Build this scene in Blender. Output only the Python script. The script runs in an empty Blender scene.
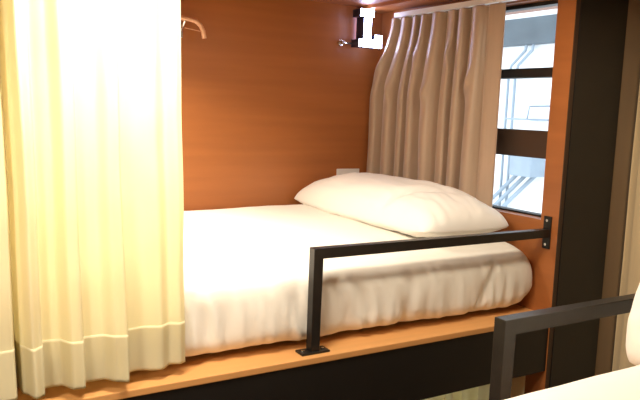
import bpy, bmesh, math, random
from mathutils import Vector, Matrix, noise
random.seed(4)
S = bpy.context.scene
C = S.collection
H = 2.10                       # the camera frame's z=0 is 2.10 m above the floor

# ------------------------------------------------------------ camera
f_px, yaw, pitch, roll = 693.7, math.radians(31.41), math.radians(7.33), math.radians(2.14)
fwd = Vector((math.sin(yaw)*math.cos(pitch), math.cos(yaw)*math.cos(pitch), -math.sin(pitch)))
right = Vector((math.cos(yaw), -math.sin(yaw), 0)); up = right.cross(fwd)
r2 = right*math.cos(roll) + up*math.sin(roll); u2 = -right*math.sin(roll) + up*math.cos(roll)
cam = bpy.data.objects.new('camera', bpy.data.cameras.new('camera'))
C.objects.link(cam)
cam.matrix_world = Matrix(((r2.x, u2.x, -fwd.x, 0), (r2.y, u2.y, -fwd.y, 0), (r2.z, u2.z, -fwd.z, H), (0, 0, 0, 1)))
cam.data.sensor_fit = 'HORIZONTAL'; cam.data.sensor_width = 36
cam.data.lens = 36*f_px/640
cam.data.clip_start = 0.02
S.camera = cam

# ------------------------------------------------------------ world and lights
w = bpy.data.worlds.new('sky'); S.world = w; w.use_nodes = True
bg = w.node_tree.nodes['Background']
bg.inputs['Color'].default_value = (0.86, 0.94, 1.0, 1); bg.inputs['Strength'].default_value = 2.2

def area(name, loc, size, power, col, aim=(0, 0, -1), spread=180):
    l = bpy.data.lights.new(name, 'AREA'); l.shape = 'DISK'; l.size = size
    l.energy = power; l.color = col; l.spread = math.radians(spread)
    o = bpy.data.objects.new(name, l); C.objects.link(o)
    o.location = (loc[0], loc[1], loc[2]+H)
    o.rotation_euler = Vector(aim).to_track_quat('-Z', 'Y').to_euler()
    return o
area('aisle_downlight', (0.42, 1.22, 0.41), 0.34, 12.5, (1.0, 0.90, 0.74))
area('bunk_reading_light', (0.50, 2.02, 0.41), 0.16, 12.0, (1.0, 0.90, 0.74), spread=135)
area('added_drape_fill', (1.50, 1.15, 0.41), 0.14, 3.8, (1.0, 0.88, 0.68))  # added fill, no real fixture: brightens the drape and the right side
area('added_front_fill', (-0.35, 0.75, 0.41), 0.22, 13.0, (1.0, 0.90, 0.74))  # invented fill from the left for mattress front, curtain and ledge

S.view_settings.view_transform = 'Standard'
S.view_settings.look = 'None'
S.view_settings.gamma = 1
S.view_settings.use_curve_mapping = False
S.view_settings.exposure = 0.42

# ------------------------------------------------------------ materials
def mat(name, col, rough=0.6, metal=0.0, spec=0.5, emit=None, estr=0, var=0.0, vscale=(6, 6, 6), col2=None,
        bump=0.0, bscale=40, sheen=0.0, trans=0.0):
    m = bpy.data.materials.new(name); m.use_nodes = True
    nt = m.node_tree; N = nt.nodes; K = nt.links
    b = N['Principled BSDF']
    b.inputs['Base Color'].default_value = (*col, 1); b.inputs['Roughness'].default_value = rough
    b.inputs['Metallic'].default_value = metal; b.inputs['Specular IOR Level'].default_value = spec
    if sheen: b.inputs['Sheen Weight'].default_value = sheen
    tc = N.new('ShaderNodeTexCoord')
    mp = N.new('ShaderNodeMapping'); mp.inputs['Scale'].default_value = vscale
    K.new(tc.outputs['Object'], mp.inputs['Vector'])
    nz = N.new('ShaderNodeTexNoise'); nz.inputs['Scale'].default_value = 1.0; nz.inputs['Detail'].default_value = 5
    K.new(mp.outputs['Vector'], nz.inputs['Vector'])
    rp = N.new('ShaderNodeValToRGB')
    c2 = col2 or tuple(c*(1-var) for c in col)
    rp.color_ramp.elements[0].color = (*c2, 1); rp.color_ramp.elements[1].color = (*col, 1)
    rp.color_ramp.elements[0].position = 0.3; rp.color_ramp.elements[1].position = 0.7
    K.new(nz.outputs['Fac'], rp.inputs['Fac'])
    K.new(rp.outputs['Color'], b.inputs['Base Color'])
    if bump:
        n2 = N.new('ShaderNodeTexNoise'); n2.inputs['Scale'].default_value = bscale; n2.inputs['Detail'].default_value = 3
        K.new(tc.outputs['Object'], n2.inputs['Vector'])
        bp = N.new('ShaderNodeBump'); bp.inputs['Strength'].default_value = bump; bp.inputs['Distance'].default_value = 0.01
        K.new(n2.outputs['Fac'], bp.inputs['Height']); K.new(bp.outputs['Normal'], b.inputs['Normal'])
    if emit:
        b.inputs['Emission Color'].default_value = (*emit, 1); b.inputs['Emission Strength'].default_value = estr
    if trans:
        t = N.new('ShaderNodeBsdfTranslucent'); K.new(rp.outputs['Color'], t.inputs['Color'])
        mx = N.new('ShaderNodeMixShader'); mx.inputs['Fac'].default_value = trans
        out = N['Material Output']
        K.new(b.outputs['BSDF'], mx.inputs[1]); K.new(t.outputs['BSDF'], mx.inputs[2]); K.new(mx.outputs['Shader'], out.inputs['Surface'])
    return m

M = dict(
    wood=mat('orange_wood_veneer', (0.40, 0.137, 0.038), 0.38, var=0.16, vscale=(1.5, 1.5, 22), bump=0.03, bscale=60),
    ledge=mat('orange_wood_board', (0.72, 0.36, 0.125), 0.42, var=0.14, vscale=(1.5, 24, 24)),
    ceilwood=mat('brown_ceiling_board', (0.30, 0.10, 0.035), 0.5, var=0.15, vscale=(1.5, 20, 20)),
    black=mat('black_laminate', (0.009, 0.008, 0.007), 0.48, var=0.2, vscale=(8, 8, 8)),
    darkbrown=mat('dark_brown_edge', (0.05, 0.026, 0.014), 0.45, var=0.2),
    metal=mat('black_powder_coat', (0.022, 0.019, 0.016), 0.36, metal=0.25, var=0.3, vscale=(30, 30, 30), bump=0.05, bscale=400),
    chrome=mat('chrome', (0.75, 0.74, 0.72), 0.2, metal=1.0),
    sheet=mat('white_bed_linen', (0.87, 0.84, 0.755), 0.8, spec=0.2, var=0.03, bump=0.12, bscale=18, sheen=0.2),
    pillow=mat('white_pillow_linen', (0.88, 0.85, 0.79), 0.8, spec=0.2, var=0.03, bump=0.10, bscale=16, sheen=0.2),
    cream=mat('cream_sheer_cloth', (0.90, 0.84, 0.60), 0.75, spec=0.25, var=0.02, vscale=(90, 90, 6), trans=0.45),
    creamhem=mat('cream_hem_cloth', (0.90, 0.84, 0.62), 0.75, spec=0.25, var=0.03, vscale=(90, 90, 6), trans=0.30),
    taupe=mat('taupe_satin_cloth', (0.52, 0.38, 0.27), 0.36, spec=0.6, var=0.1, vscale=(60, 60, 4), sheen=0.3, trans=0.06),
    drape=mat('beige_drape_cloth', (0.80, 0.63, 0.38), 0.6, spec=0.3, var=0.1, vscale=(60, 60, 4), sheen=0.2, trans=0.1),
    beigewall=mat('beige_painted_wall', (0.30, 0.22, 0.14), 0.7, var=0.08),
    whiteplastic=mat('white_plastic', (0.80, 0.78, 0.76), 0.35, var=0.02),
    peach=mat('peach_enamel', (0.72, 0.40, 0.24), 0.4, var=0.05),
    floor=mat('grey_floor', (0.20, 0.16, 0.12), 0.5, var=0.2),
    lit=mat('lit_white_acrylic', (0.9, 0.93, 1.0), 0.4, emit=(0.55, 0.62, 1.0), estr=16.0),
    casing=mat('navy_black_casing', (0.012, 0.014, 0.035), 0.4, var=0.1),
    added_glow=mat('added_blue_glow', (0.6, 0.6, 1.0), 0.4, emit=(0.35, 0.42, 1.0), estr=5.0),  # emissive stand-in for the bluish glow around the letter
    facade=mat('white_render_wall', (0.80, 0.84, 0.87), 0.9, var=0.05, vscale=(2, 2, 2)),
    slate=mat('slate_grey_band', (0.085, 0.115, 0.14), 0.7, var=0.25, vscale=(3, 3, 8)),
    palegrey=mat('pale_grey_metal', (0.26, 0.33, 0.40), 0.6, var=0.1),
)
def glass_mat():
    m = bpy.data.materials.new('window_glass'); m.use_nodes = True
    N = m.node_tree.nodes; K = m.node_tree.links; N.remove(N['Principled BSDF'])
    t = N.new('ShaderNodeBsdfTransparent'); g = N.new('ShaderNodeBsdfGlossy'); g.inputs['Roughness'].default_value = 0.02
    fr = N.new('ShaderNodeFresnel'); fr.inputs['IOR'].default_value = 1.3
    mx = N.new('ShaderNodeMixShader')
    K.new(fr.outputs['Fac'], mx.inputs['Fac']); K.new(t.outputs[0], mx.inputs[1]); K.new(g.outputs[0], mx.inputs[2])
    K.new(mx.outputs[0], N['Material Output'].inputs['Surface'])
    return m
M['glass'] = glass_mat()

# ------------------------------------------------------------ helpers
def BM(): return bmesh.new()
def box(bm, a, b, bev=0.0):
    x0, y0, z0 = a; x1, y1, z1 = b
    r = bmesh.ops.create_cube(bm, size=1)
    vs = r['verts']
    for v in vs:
        v.co = Vector(((x0+x1)/2+v.co.x*(x1-x0), (y0+y1)/2+v.co.y*(y1-y0), (z0+z1)/2+v.co.z*(z1-z0)))
    if bev:
        es = set(e for v in vs for e in v.link_edges)
        bmesh.ops.bevel(bm, geom=list(es), offset=bev, segments=2, affect='EDGES', profile=0.6)
    return bm
def cyl(bm, p, q, r, n=20, r1=None):
    p = Vector(p); q = Vector(q); d = q-p
    m = Matrix.Translation((p+q)/2) @ d.to_track_quat('Z', 'Y').to_matrix().to_4x4()
    bmesh.ops.create_cone(bm, cap_ends=True, segments=n, radius1=r, radius2=r if r1 is None else r1, depth=d.length, matrix=m)
    return bm
def tube(bm, pts, r, n=14):
    pts = [Vector(p) for p in pts]; rings = []
    for i, p in enumerate(pts):
        d = (pts[min(i+1, len(pts)-1)]-pts[max(i-1, 0)]).normalized()
        a = d.orthogonal() if abs(d.y) > .9 else d.cross(Vector((0, 1, 0)))
        a.normalize(); b = d.cross(a)
        rings.append([bm.verts.new(p+a*r*math.cos(t*2*math.pi/n)+b*r*math.sin(t*2*math.pi/n)) for t in range(n)])
    for k in range(len(rings)-1):
        for t in range(n): bm.faces.new((rings[k][t], rings[k][(t+1) % n], rings[k+1][(t+1) % n], rings[k+1][t]))
    bm.faces.new(rings[0][::-1]); bm.faces.new(rings[-1])
    return bm
def grid(bm, fn, nu, nv, us=None, vs=None):
    us = us or [i/nu for i in range(nu+1)]; vs = vs or [j/nv for j in range(nv+1)]
    g = [[bm.verts.new(fn(u, v)) for v in vs] for u in us]
    for i in range(len(us)-1):
        for j in range(len(vs)-1): bm.faces.new((g[i][j], g[i+1][j], g[i+1][j+1], g[i][j+1]))
    return g
def obj(name, bm, m, parent=None, smooth=False, kind=None):
    """mesh in camera-frame coordinates -> one object, its origin at the base (or its parent's)"""
    for v in bm.verts: v.co.z += H
    bmesh.ops.recalc_face_normals(bm, faces=bm.faces)
    if parent is None:
        xs = [v.co for v in bm.verts]
        o3 = Vector(((min(c.x for c in xs)+max(c.x for c in xs))/2, (min(c.y for c in xs)+max(c.y for c in xs))/2, min(c.z for c in xs)))
    else:
        o3 = Vector(parent['_w'])
    for v in bm.verts: v.co -= o3
    me = bpy.data.meshes.new(name); bm.to_mesh(me); bm.free()
    me.materials.append(M[m] if isinstance(m, str) else m)
    if smooth:
        for p in me.polygons: p.use_smooth = True
    o = bpy.data.objects.new(name, me); C.objects.link(o)
    if parent is None: o.location = o3
    else: o.parent = parent
    o['_w'] = tuple(o3)
    if kind: o['kind'] = kind
    return o
def thing(name, label, cat, loc, kind=None):
    o = bpy.data.objects.new(name, None); C.objects.link(o)
    o.empty_display_size = 0.05
    o.location = (loc[0], loc[1], loc[2]+H); o['_w'] = tuple(o.location)
    if kind: o['kind'] = kind
    if label: o['label'] = label; o['category'] = cat
    return o
def tag(o, label, cat): o['label'] = label; o['category'] = cat; return o
def solid(o, t, off=0):
    s = o.modifiers.new('thickness', 'SOLIDIFY'); s.thickness = t; s.offset = off; return o
def subd(o, n=1):
    s = o.modifiers.new('smooth', 'SUBSURF'); s.levels = n; s.render_levels = n; return o
def sm(a, b, x):
    t = max(0, min(1, (x-a)/(b-a))); return t*t*(3-2*t)
def nz(x, y, z=0): return noise.noise(Vector((x, y, z)))

# ------------------------------------------------------------ the setting
CE = 0.445; LB = -0.645; WX = 1.827; FL = -H
XL, XR, YB, YN = -0.75, 2.20, 2.53, -0.60
obj('floor', box(BM(), (XL-.1, YN-.1, FL-.05), (XR+.1, YB+.1, FL)), 'floor', kind='structure')
obj('ceiling', box(BM(), (XL-.1, YN-.1, CE), (XR+.1, YB+.1, CE+.06)), 'ceilwood', kind='structure')
obj('wall_back', box(BM(), (XL-.1, YB, FL), (XR+.1, YB+.1, CE)), 'wood', kind='structure')
obj('wall_left', box(BM(), (XL-.1, YN, FL), (XL, YB, CE)), 'beigewall', kind='structure')
obj('wall_front', box(BM(), (XL-.1, YN-.1, FL), (XR+.1, YN, CE)), 'beigewall', kind='structure')
# window wall of the far bunk, with openings for the upper and the lower window
w0, w1, z0, z1 = 1.572, 2.42, -0.333, 0.392
bm = BM()
for a, b in [((WX, 1.50, FL), (XR, w0, CE)), ((WX, w1, FL), (XR, YB, CE)), ((WX, w0, z1), (XR, w1, CE)),
             ((WX, w0, -0.86), (XR, w1, z0)), ((WX, w0, FL), (XR, w1, -1.60)), ((WX, w0, -1.60), (XR, 1.68, -0.86))]:
    box(bm, (a[0], a[1], a[2]), (WX+.12, b[1], b[2]))
obj('wall_right', bm, 'wood', kind='structure')
obj('trim_1', box(BM(), (1.70, 1.56, CE-.014), (WX, YB, CE)), 'wood', kind='structure')
# black column at the head of the bunks and its brown edge
obj('wall_column', box(BM(), (WX+.018, 1.494, FL), (2.076, 1.56, CE)), 'black', kind='structure')
obj('trim_2', box(BM(), (WX, 1.497, FL), (WX+.018, 1.50, CE)), 'darkbrown', kind='structure')
obj('wall_end', box(BM(), (XR, YN, FL), (XR+.1, 1.60, CE)), 'beigewall', kind='structure')
obj('wall_return', box(BM(), (2.076, 1.50, FL), (XR, 1.60, CE)), 'beigewall', kind='structure')

def window(n, zz0, zz1, bars):
    wt = thing('window_%d' % n, None, None, (WX+.05, (w0+w1)/2, zz0), 'structure')
    bm = BM(); t = 0.018; xx = (WX+.045, WX+.085)
    box(bm, (xx[0], w0, zz1-t*0.7), (xx[1], w1, zz1)); box(bm, (xx[0], w0, zz0), (xx[1], w1, zz0+0.006))
    box(bm, (xx[0], w0, zz0), (xx[1], w0+.004, zz1)); box(bm, (xx[0], w1-.02, zz0), (xx[1], w1, zz1))
    obj('window_frame', bm, 'black', wt)
    for a, b, mm in bars:
        obj('window_bar', box(BM(), (WX+.004, w0, a), (WX+.05, w1, b), 0.002), mm, wt)
    obj('window_pane', box(BM(), (WX+.062, w0+.003, zz0+.005), (WX+.066, w1-.01, zz1-.01)), 'glass', wt)
window(1, z0, z1, [(0.137, 0.169, 'black'), (-0.131, -0.039, 'darkbrown')])
window(2, -1.60, -0.86, [(-1.2, -1.17, 'black')])

# ------------------------------------------------------------ far and near bunks
def square_rail(bm, xl, y, z_lo, z_hi, xr, w=0.027):
    """one bent square tube: an upright at xl and a level bar to xr, mitred where they meet"""
    P = [(xl-w/2, z_lo), (xl+w/2, z_lo), (xl+w/2, z_hi-w), (xr, z_hi-w), (xr, z_hi), (xl-w/2, z_hi)]
    f = [bm.verts.new((a, y-w/2, b)) for a, b in P]; g = [bm.verts.new((a, y+w/2, b)) for a, b in P]
    n = len(P); bm.faces.new(f); bm.faces.new(g[::-1])
    for i in range(n): bm.faces.new((f[i], g[i], g[(i+1) % n], f[(i+1) % n]))
    bmesh.ops.bevel(bm, geom=list(bm.edges), offset=0.0016, segments=2, affect='EDGES', profile=0.6)
    return bm
def bunk(label, yf, side, x_post, y_rail, z_top, x_end):
    """side=+1: mattress lies at larger Y than the front edge"""
    t = thing('bunk_bed', label, 'bunk bed', ((XL+WX)/2, yf, FL))
    y_in = yf+side*1.03 if side > 0 else yf-1.03
    lo, hi = min(yf, y_in), max(yf, y_in)
    obj('bed_board', box(BM(), (XL, lo, LB-.018), (x_end, hi, LB), 0.0025), 'ledge', t)
    e = 0.004*side
    obj('fascia_board', box(BM(), (XL, min(yf+e, yf+e+.03*side), -0.836), (x_end-.001, max(yf+e, yf+e+.03*side), LB-.018)), 'black', t)
    obj('lower_bed_board', box(BM(), (XL, lo, FL+.36), (x_end, hi, FL+.40), 0.003), 'ledge', t)
    obj('lower_fascia_board', box(BM(), (XL, min(yf+e, yf+e+.03*side), FL), (x_end-.001, max(yf+e, yf+e+.03*side), FL+.36)), 'black', t)
    zc = z_top-.012
    r = obj('guard_rail', square_rail(BM(), x_post, y_rail, LB+.006, z_top, x_end-.006), 'metal', t)
    p = obj('base_plate', box(BM(), (x_post-.043, y_rail-.020, LB), (x_post+.043, y_rail+.020, LB+.006), 0.0015), 'metal', r)
    for s in (-1, 1):
        obj('screw', cyl(BM(), (x_post+s*.031, y_rail, LB+.006), (x_post+s*.031, y_rail, LB+.0085), .0045, 12), 'chrome', r)
    obj('wall_plate', box(BM(), (x_end-.006, y_rail-.015, zc-.054), (x_end, y_rail+.015, zc+.054), 0.0015), 'metal', r)
    for s in (-1, 1):
        obj('screw', cyl(BM(), (x_end-.0085, y_rail, zc+s*.040), (x_end-.006, y_rail, zc+s*.040), .0045, 12), 'chrome', r)
    return t
bunk('far bunk with orange ledge over black fascia, its black guard rail bolted beside the window', 1.50, 1, 0.935, 1.540, -0.359, WX)
bunk('nearer bunk whose black guard rail crosses the lower right corner of the picture', 0.885, -1, 0.918, 0.852, -0.355, XR)

# ------------------------------------------------------------ mattresses wrapped in white sheets
def mattress(name, x0, x1, y_front, y_back, z_top, z_bot, side, amp=1.0, seed=0.0, ztb=None):
    """closed lofted body; cross-section is a rounded slab, side=+1 faces -Y"""
    ztb = ztb if ztb is not None else z_top
    nx, n = 300, 90
    bm = BM(); rings = []
    W_ = abs(y_back-y_front)
    for i in range(nx+1):
        # denser near the head end
        u = i/nx; x = x0+(x1-x0)*u
        de = min(x-x0, x1-x); R = 0.07
        k = 1.0 if de > R else math.sqrt(max(0.0, 1-((R-de)/R)**2))
        ring = []
        for j in range(n):
            a = 2*math.pi*j/n
            ca, sa = math.cos(a), math.sin(a)
            ex = 0.30
            sy = math.copysign(abs(ca)**ex, ca); sz = math.copysign(abs(sa)**0.50, sa)
            yy = sy; zz = sz if sa > 0 else math.copysign(abs(sa)**0.36, sa)
            shrink = 0.86+0.14*k
            zh = (z_top+(ztb-z_top)*((-yy+1)/2) - z_bot)/2
            zm = z_bot+zh
            y = (y_front+y_back)/2 - side*yy*W_/2*(0.965+0.035*k)
            z = zm + zz*zh*(0.35+0.65*k)
            front = max(0, yy)**6                       # 1 on the visible long side
            top = max(0, zz)
            # loose cloth on the top: broad soft swells and fine creases
            s = seed
            z += amp*top*(0.010*nz(x*2.1+s, y*3.0)+0.005*nz(x*6+s, y*8.0, 2)+0.0022*abs(nz(x*9+s, y*26, 5)))*k
            # pulled vertical folds along the side, fading towards the top
            lowr = sm(1.0, -0.5, zz)
            ph = x*1.0+0.035*zz+0.03*nz(x*4+s, zz*0.9, 3)
            g = 0.4-1.6*abs(nz(ph*15+s, zz*0.4, 7)); g2 = nz(ph*42+s, zz*0.6+3, 9)
            y -= side*front*amp*lowr*(0.022*g+0.010*g2+0.006*nz(x*5+s, 1, 4))
            y += side*front*lowr*amp*0.020*math.exp(-((x-1.60-0.05*zz)/0.014)**2) if side > 0 else 0
            z += front*(1-top)*0.010*nz(x*7+s, 4.4)*(1 if zz < -0.3 else 0)
            ring.append(bm.verts.new((x, y, z)))
        rings.append(ring)
    for i in range(nx):
        for j in range(n):
            bm.faces.new((rings[i][j], rings[i][(j+1) % n], rings[i+1][(j+1) % n], rings[i+1][j]))
    bm.faces.new(rings[0]); bm.faces.new(rings[-1][::-1])
    return obj(name, bm, 'sheet', smooth=True)
m1 = mattress('mattress', -0.28, 1.812, 1.566, 2.527, -0.412, LB+0.001, 1, ztb=-0.372)
tag(m1, 'crumpled white sheeted mattress on the orange ledge behind the far guard rail', 'mattress')
m2 = mattress('mattress', 0.15, 1.90, 0.728, -0.14, -0.392, LB+0.001, -1, amp=0.6, seed=9.0)
tag(m2, 'smooth white sheeted mattress cut off by the bottom right corner', 'mattress')

# ------------------------------------------------------------ pillows
def pillow(name, cx, cy, zb, lx, ly, h, seed=0.0, rot=0.0, tilt=0.0, flap=True):
    bm = BM(); n = 70
    def prof(u, v):
        e = max(0.0, (1-abs(u)**2.6))*max(0.0, (1-abs(v)**3.2))
        return e**0.52
    R_ = Matrix.Rotation(rot, 3, 'Z') @ Matrix.Rotation(tilt, 3, 'Y')
    def P(u, v, s):
        t = prof(u, v)
        pinch = 1-0.07*(1-abs(v)**2)*abs(u)**4
        pinch2 = 1-0.045*(1-abs(u)**2)*abs(v)**4
        rc = 1-0.085*(u*v)**4; x = u*lx/2*pinch*rc; y = v*ly/2*pinch2*rc
        wr = 0.008*nz(u*2.3+seed, v*3.5, s)+0.004*nz(u*7+seed, v*6, s+4)
        # seam gathers run in from the edges
        ed = max(abs(u), abs(v))**3
        wr += 0.006*ed*nz(u*9+seed, v*11, 6)
        if flap and s > 0:                              # creases of the loose open end of the case
            c = sm(-0.45, -0.62, v)
            d = (v+0.60+0.22*u)
            wr += -0.024*math.exp(-(d/0.05)**2)*sm(0.5, -0.4, u)
            wr += 0.006*c*nz(u*7, v*3+seed, 3)
        z = (0.72*h*t if s > 0 else -0.28*h*t) + wr*t**0.5
        p = R_ @ Vector((x, y, z))
        return (cx+p.x, cy+p.y, zb+0.28*h+p.z)
    A = {}
    ts = [-math.cos(math.pi*i/n) for i in range(n+1)]
    for s in (1, -1):
        for i, u in enumerate(ts):
            for j, v in enumerate(ts):
                edge = i in (0, n) or j in (0, n)
                if edge and s < 0: A[(s, i, j)] = A[(1, i, j)]; continue
                A[(s, i, j)] = bm.verts.new(P(u, v, s))
    for s in (1, -1):
        for i in range(n):
            for j in range(n):
                q = [A[(s, i, j)], A[(s, i+1, j)], A[(s, i+1, j+1)], A[(s, i, j+1)]]
                bm.faces.new(q if s > 0 else q[::-1])
    return obj(name, bm, 'pillow', smooth=True)
tag(pillow('pillow', 1.585, 2.078, -0.414, 0.41, 0.91, 0.175, seed=2.0),
    'plump white pillow lying under the taupe curtain at the head of the far mattress', 'pillow')
tag(pillow('pillow', 1.245, 0.41, -0.29, 0.50, 0.76, 0.20, seed=7.0, tilt=-1.15, flap=False),
    'white pillow at the right picture edge, on the nearer mattress', 'pillow')

# ------------------------------------------------------------ cream curtain of the bunk
def spline(keys, x):
    for k in range(len(keys)-1):
        if x <= keys[k+1][0] or k == len(keys)-2:
            x0, y0 = keys[k]; x1, y1 = keys[k+1]
            t = max(0, min(1, (x-x0)/(x1-x0))); t = t*t*(3-2*t)
            return y0+(y1-y0)*t
def pxX(p): return 0.161+p*(0.570-0.161)/185.0
KB = [(-300, 0), (-270, -.03), (-240, .02), (-200, -.035), (-170, .02), (-130, -.03), (-95, .03), (-60, -.035), (-30, .01), (-12, -.02), (2, -.030), (14, -.028), (18, .035), (22, -.01), (30, -.045), (38, -.030), (41, .008), (56, .004), (66, -.030),
      (75, -.034), (79, -.002), (96, .000), (108, -.024), (118, -.034), (122, .012), (140, .018), (158, .006), (170, .022), (180, .012), (187, .020)]
KB = [(pxX(a), b) for a, b in KB]
KT = [(x+0.004*math.sin(i*2.1), y*0.75+0.008*math.sin(i*1.7)) for i, (x, y) in enumerate(KB)]
c = thing('bed_curtain', 'long pleated cream curtain glowing at the left side of the far bunk', 'curtain', (0.1, 1.52, -0.62))
def curt(z_lo, z_hi, nv, off):
    def fn(u, v):
        x = KB[0][0]+(KB[-1][0]-KB[0][0])*u; z = z_lo+(z_hi-z_lo)*v
        k = (z+0.62)/1.05
        y = 1.520+(1-k)*spline(KB, x)+k*spline(KT, x)
        y += 0.005*nz(x*6, z*5, 1)+0.003*nz(x*18, z*9, 2)
        xx = x - 0.031*k + 0.004*nz(x*5, z*3, 5)
        zz = z
        if z < -0.60: zz = z + 0.006*nz(x*22, 3.3) + 0.10*max(0, spline(KB, x)-0.005)
        return (xx, y-off, zz)
    bm = BM(); grid(bm, fn, 520, nv); return bm
solid(obj('curtain_cloth', curt(-0.615, 0.425, 90, 0), 'cream', c, smooth=True), 0.0012)
solid(obj('hem', curt(-0.617, -0.510, 18, 0.0022), 'cream', c, smooth=True), 0.0016)
obj('curtain_track', box(BM(), (XL, 1.505, 0.425), (1.79, 1.535, CE), 0.002), 'whiteplastic', kind='structure').name = 'trim_3'

# ------------------------------------------------------------ taupe curtain on the window
def window_curtain(label, zlo, zhi, ya, yb, mm, name='window_curtain'):
    c = thing(name, label, 'curtain', (1.78, (ya+yb)/2, zlo))
    n = 9
    bm = BM()
    def fn(u, v):
        # u 0 -> back corner, 1 -> front free edge ; v 0 bottom, 1 top
        z = zlo+(zhi-zlo)*v
        top = v**3
        uu = u + 0.018*math.sin(u*17+1.0)+0.010*nz(u*8, z*2.0, 1)*(1-top)
        y = ya+(yb-ya)*u
        y = y - (0.13*(1-u)**2)*sm(0.55, 1.0, v)       # gathered away from the corner at the top
        y += 0.010*math.sin(uu*n*2*math.pi+1.3)
        s = math.sin(uu*n*2*math.pi)
        w_ = 1-2*abs(math.sin(uu*n*math.pi))**0.8
        amp = 0.036*(1-0.25*top)*(0.75+0.4*nz(u*9, 2.2))
        x = 1.782 + amp*w_ + 0.006*nz(u*14, z*4, 8)
        if u > 0.86: x = 1.775+(x-1.775)*(1-sm(0.86, 0.92, u)) + 0.004*math.sin(u*60)
        # soft slumping folds in the upper half
        d = (v-0.70-0.10*math.sin(u*23))
        x -= 0.012*math.exp(-(d/0.045)**2)*max(0, math.sin(u*41+0.6))*(1-sm(0.8, 0.9, u))
        return (x, y, z)
    grid(bm, fn, 360, 110)
    solid(obj('curtain_cloth', bm, mm, c, smooth=True), 0.0015)
    # gathered header clips
    for i in range(8):
        y = ya-0.13+(yb-ya+0.13)*(i+0.5)/8
        b2 = BM(); box(b2, (1.7835, y-.005, zhi-.006), (1.7865, y+.005, zhi+.018), 0.001)
        obj('curtain_hook', b2, 'whiteplastic', c)
    return c
window_curtain('taupe satin curtain hanging in folds over the window beside the pillow', -0.368, 0.388, 2.515, 1.742, 'taupe')
rail = obj('curtain_rail', box(BM(), (1.772, 1.56, 0.392), (1.798, 2.37, 0.412), 0.002), 'whiteplastic')
tag(rail, 'white rail carrying the taupe window curtain under the ceiling', 'curtain rail')
window_curtain('pale curtain glimpsed below the black fascia, in the lower bunk', -1.65, -0.852, 2.50, 1.535, 'cream')

# ------------------------------------------------------------ beige drape at the end of the aisle
bm = BM()
def fn(u, v):
    y = 1.492-u*0.56; z = -1.95+v*2.38
    s = math.sin(u*2*math.pi*4+0.9*nz(u*5, 1)+1.2)
    x = 2.150+0.022*math.copysign(abs(s)**0.8, s)*(0.8+0.2*v)+0.004*nz(u*12, z*3, 3)
    return (x, y+0.006*math.sin(u*70), z)
grid(bm, fn, 260, 60)
solid(tag(obj('drape', bm, 'drape', smooth=True), 'tall beige drape at the far right, beyond the black column', 'curtain'), 0.0015)

# ------------------------------------------------------------ lit letter sign
def letter_L(y0, y1, grow=0.0):
    X0, X1, Z0, Z1 = 1.662, 1.776, 0.273, 0.428
    L = [(0, 0), (1, 0), (1, .34), (.70, .34), (.70, .20), (.50, .20), (.50, .80), (.60, .80), (.60, 1), (0.02, 1), (0.02, .80), (.20, .80), (.20, .20), (0, .20)]
    bm = BM()
    P = [(X0+a*(X1-X0), Z0+b*(Z1-Z0)) for a, b in L]
    f = [bm.verts.new((a, y0, b)) for a, b in P]; g = [bm.verts.new((a, y1, b)) for a, b in P]
    n = len(P)
    bm.faces.new(f); bm.faces.new(g[::-1])
    for i in range(n): bm.faces.new((f[i], g[i], g[(i+1) % n], f[(i+1) % n]))
    return bm
t = thing('letter_sign', 'glowing white slab-serif letter L with black sides, high in the bunk corner', 'sign', (1.72, 2.53, 0.271))
obj('letter_casing', letter_L(2.458, 2.515), 'casing', t)
bm = BM(); box(bm, (1.692, 2.515, 0.283), (1.714, 2.519, 0.418)); box(bm, (1.714, 2.515, 0.281), (1.765, 2.519, 0.296))
obj('added_glow_strip', bm, 'added_glow', t)  # added glowing strip behind the letter, tints the wall; not a known sign part
obj('letter_face', letter_L(2.451, 2.458), 'lit', t)
bm = BM(); cyl(bm, (1.612, 2.529, 0.288), (1.612, 2.517, 0.288), 0.013); cyl(bm, (1.612, 2.517, 0.288), (1.612, 2.497, 0.288), 0.008)
obj('bracket', bm, 'chrome', t)
obj('bracket_arm', box(BM(), (1.612, 2.508, 0.285), (1.662, 2.513, 0.291)), 'chrome', t)

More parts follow.
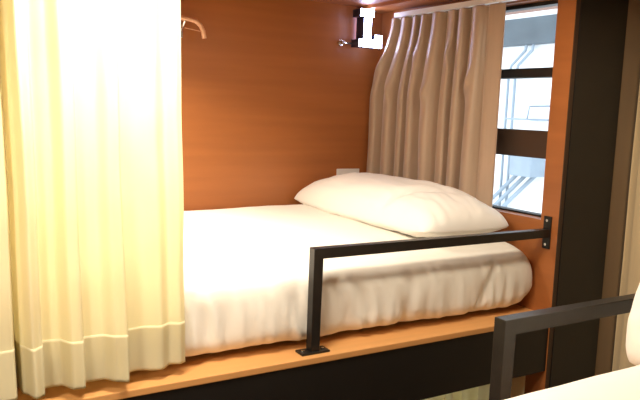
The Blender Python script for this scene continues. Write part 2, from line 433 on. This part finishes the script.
# ------------------------------------------------------------ hook and socket on the back wall
t = thing('wall_hook', 'peach curved hook on the back wall beside the cream curtain', 'hook', (0.93, 2.53, 0.27))
pts = [(0.83, 2.47, 0.314), (0.88, 2.47, 0.315), (0.920, 2.47, 0.3135), (0.948, 2.47, 0.308), (0.966, 2.47, 0.294), (0.976, 2.47, 0.275), (0.981, 2.47, 0.249)]
obj('hook_arm', tube(BM(), pts, 0.0085), 'peach', t, smooth=True)
bm = BM(); tube(bm, [(0.905, 2.525, 0.275), (0.905, 2.49, 0.285), (0.905, 2.472, 0.305), (0.905, 2.47, 0.314)], 0.005); box(bm, (0.893, 2.522, 0.250), (0.917, 2.53, 0.305), 0.002)
obj('hook_bracket', bm, 'chrome', t, smooth=True)
obj('hook_wire', cyl(BM(), (0.905, 2.47, 0.281), (0.972, 2.47, 0.273), 0.0015, 8), 'peach', t)
t = thing('power_socket', 'small white socket plate on the back wall, peeking above the pillow', 'socket', (1.68, 2.53, -0.33))
obj('socket_plate', box(BM(), (1.622, 2.521, -0.325), (1.738, 2.53, -0.247), 0.003), 'whiteplastic', t)
for xx in (1.655, 1.705): obj('socket_insert', box(BM(), (xx-.011, 2.519, -0.302), (xx+.011, 2.5215, -0.266), 0.001), 'whiteplastic', t)

# ------------------------------------------------------------ outside the window
t = thing('building', 'white rendered building with slate band seen through the window', 'building', (6.0, 5.2, FL))
obj('facade_wall', box(BM(), (6.0, 0.5, FL), (6.3, 10.5, 4.5)), 'facade', t)
obj('slate_band', box(BM(), (5.9, 0.5, 0.80), (6.0, 10.5, 1.09), 0.01), 'slate', t)
for y in (5.62, 5.72):
    obj('drain_pipe', tube(BM(), [(5.93, y, -2.0), (5.93, y, 0.45), (5.93, y-.03, 0.58), (5.93, y-.22, 0.74), (5.93, y-.24, 0.85)], 0.016), 'palegrey', t, smooth=True)
bm = BM(); box(bm, (5.6, 5.10, -0.02), (6.0, 5.42, 0.0)); tube(bm, [(5.62, 5.12, 0.0), (5.80, 5.26, 0.13), (5.98, 5.12, 0.14)], 0.01)
obj('window_hood', bm, 'palegrey', t)
obj('awning', box(BM(), (5.7, 5.10, -0.62), (6.0, 5.40, -0.40), 0.02), 'palegrey', t)
for k in range(3):
    obj('stair_rail', tube(BM(), [(5.85, 5.75+.13*k, -1.15), (5.85, 5.15+.10*k, -0.60+.02*k)], 0.022), 'palegrey', t, smooth=True)
for o in list(S.objects):
    if '_w' in o: del o['_w']
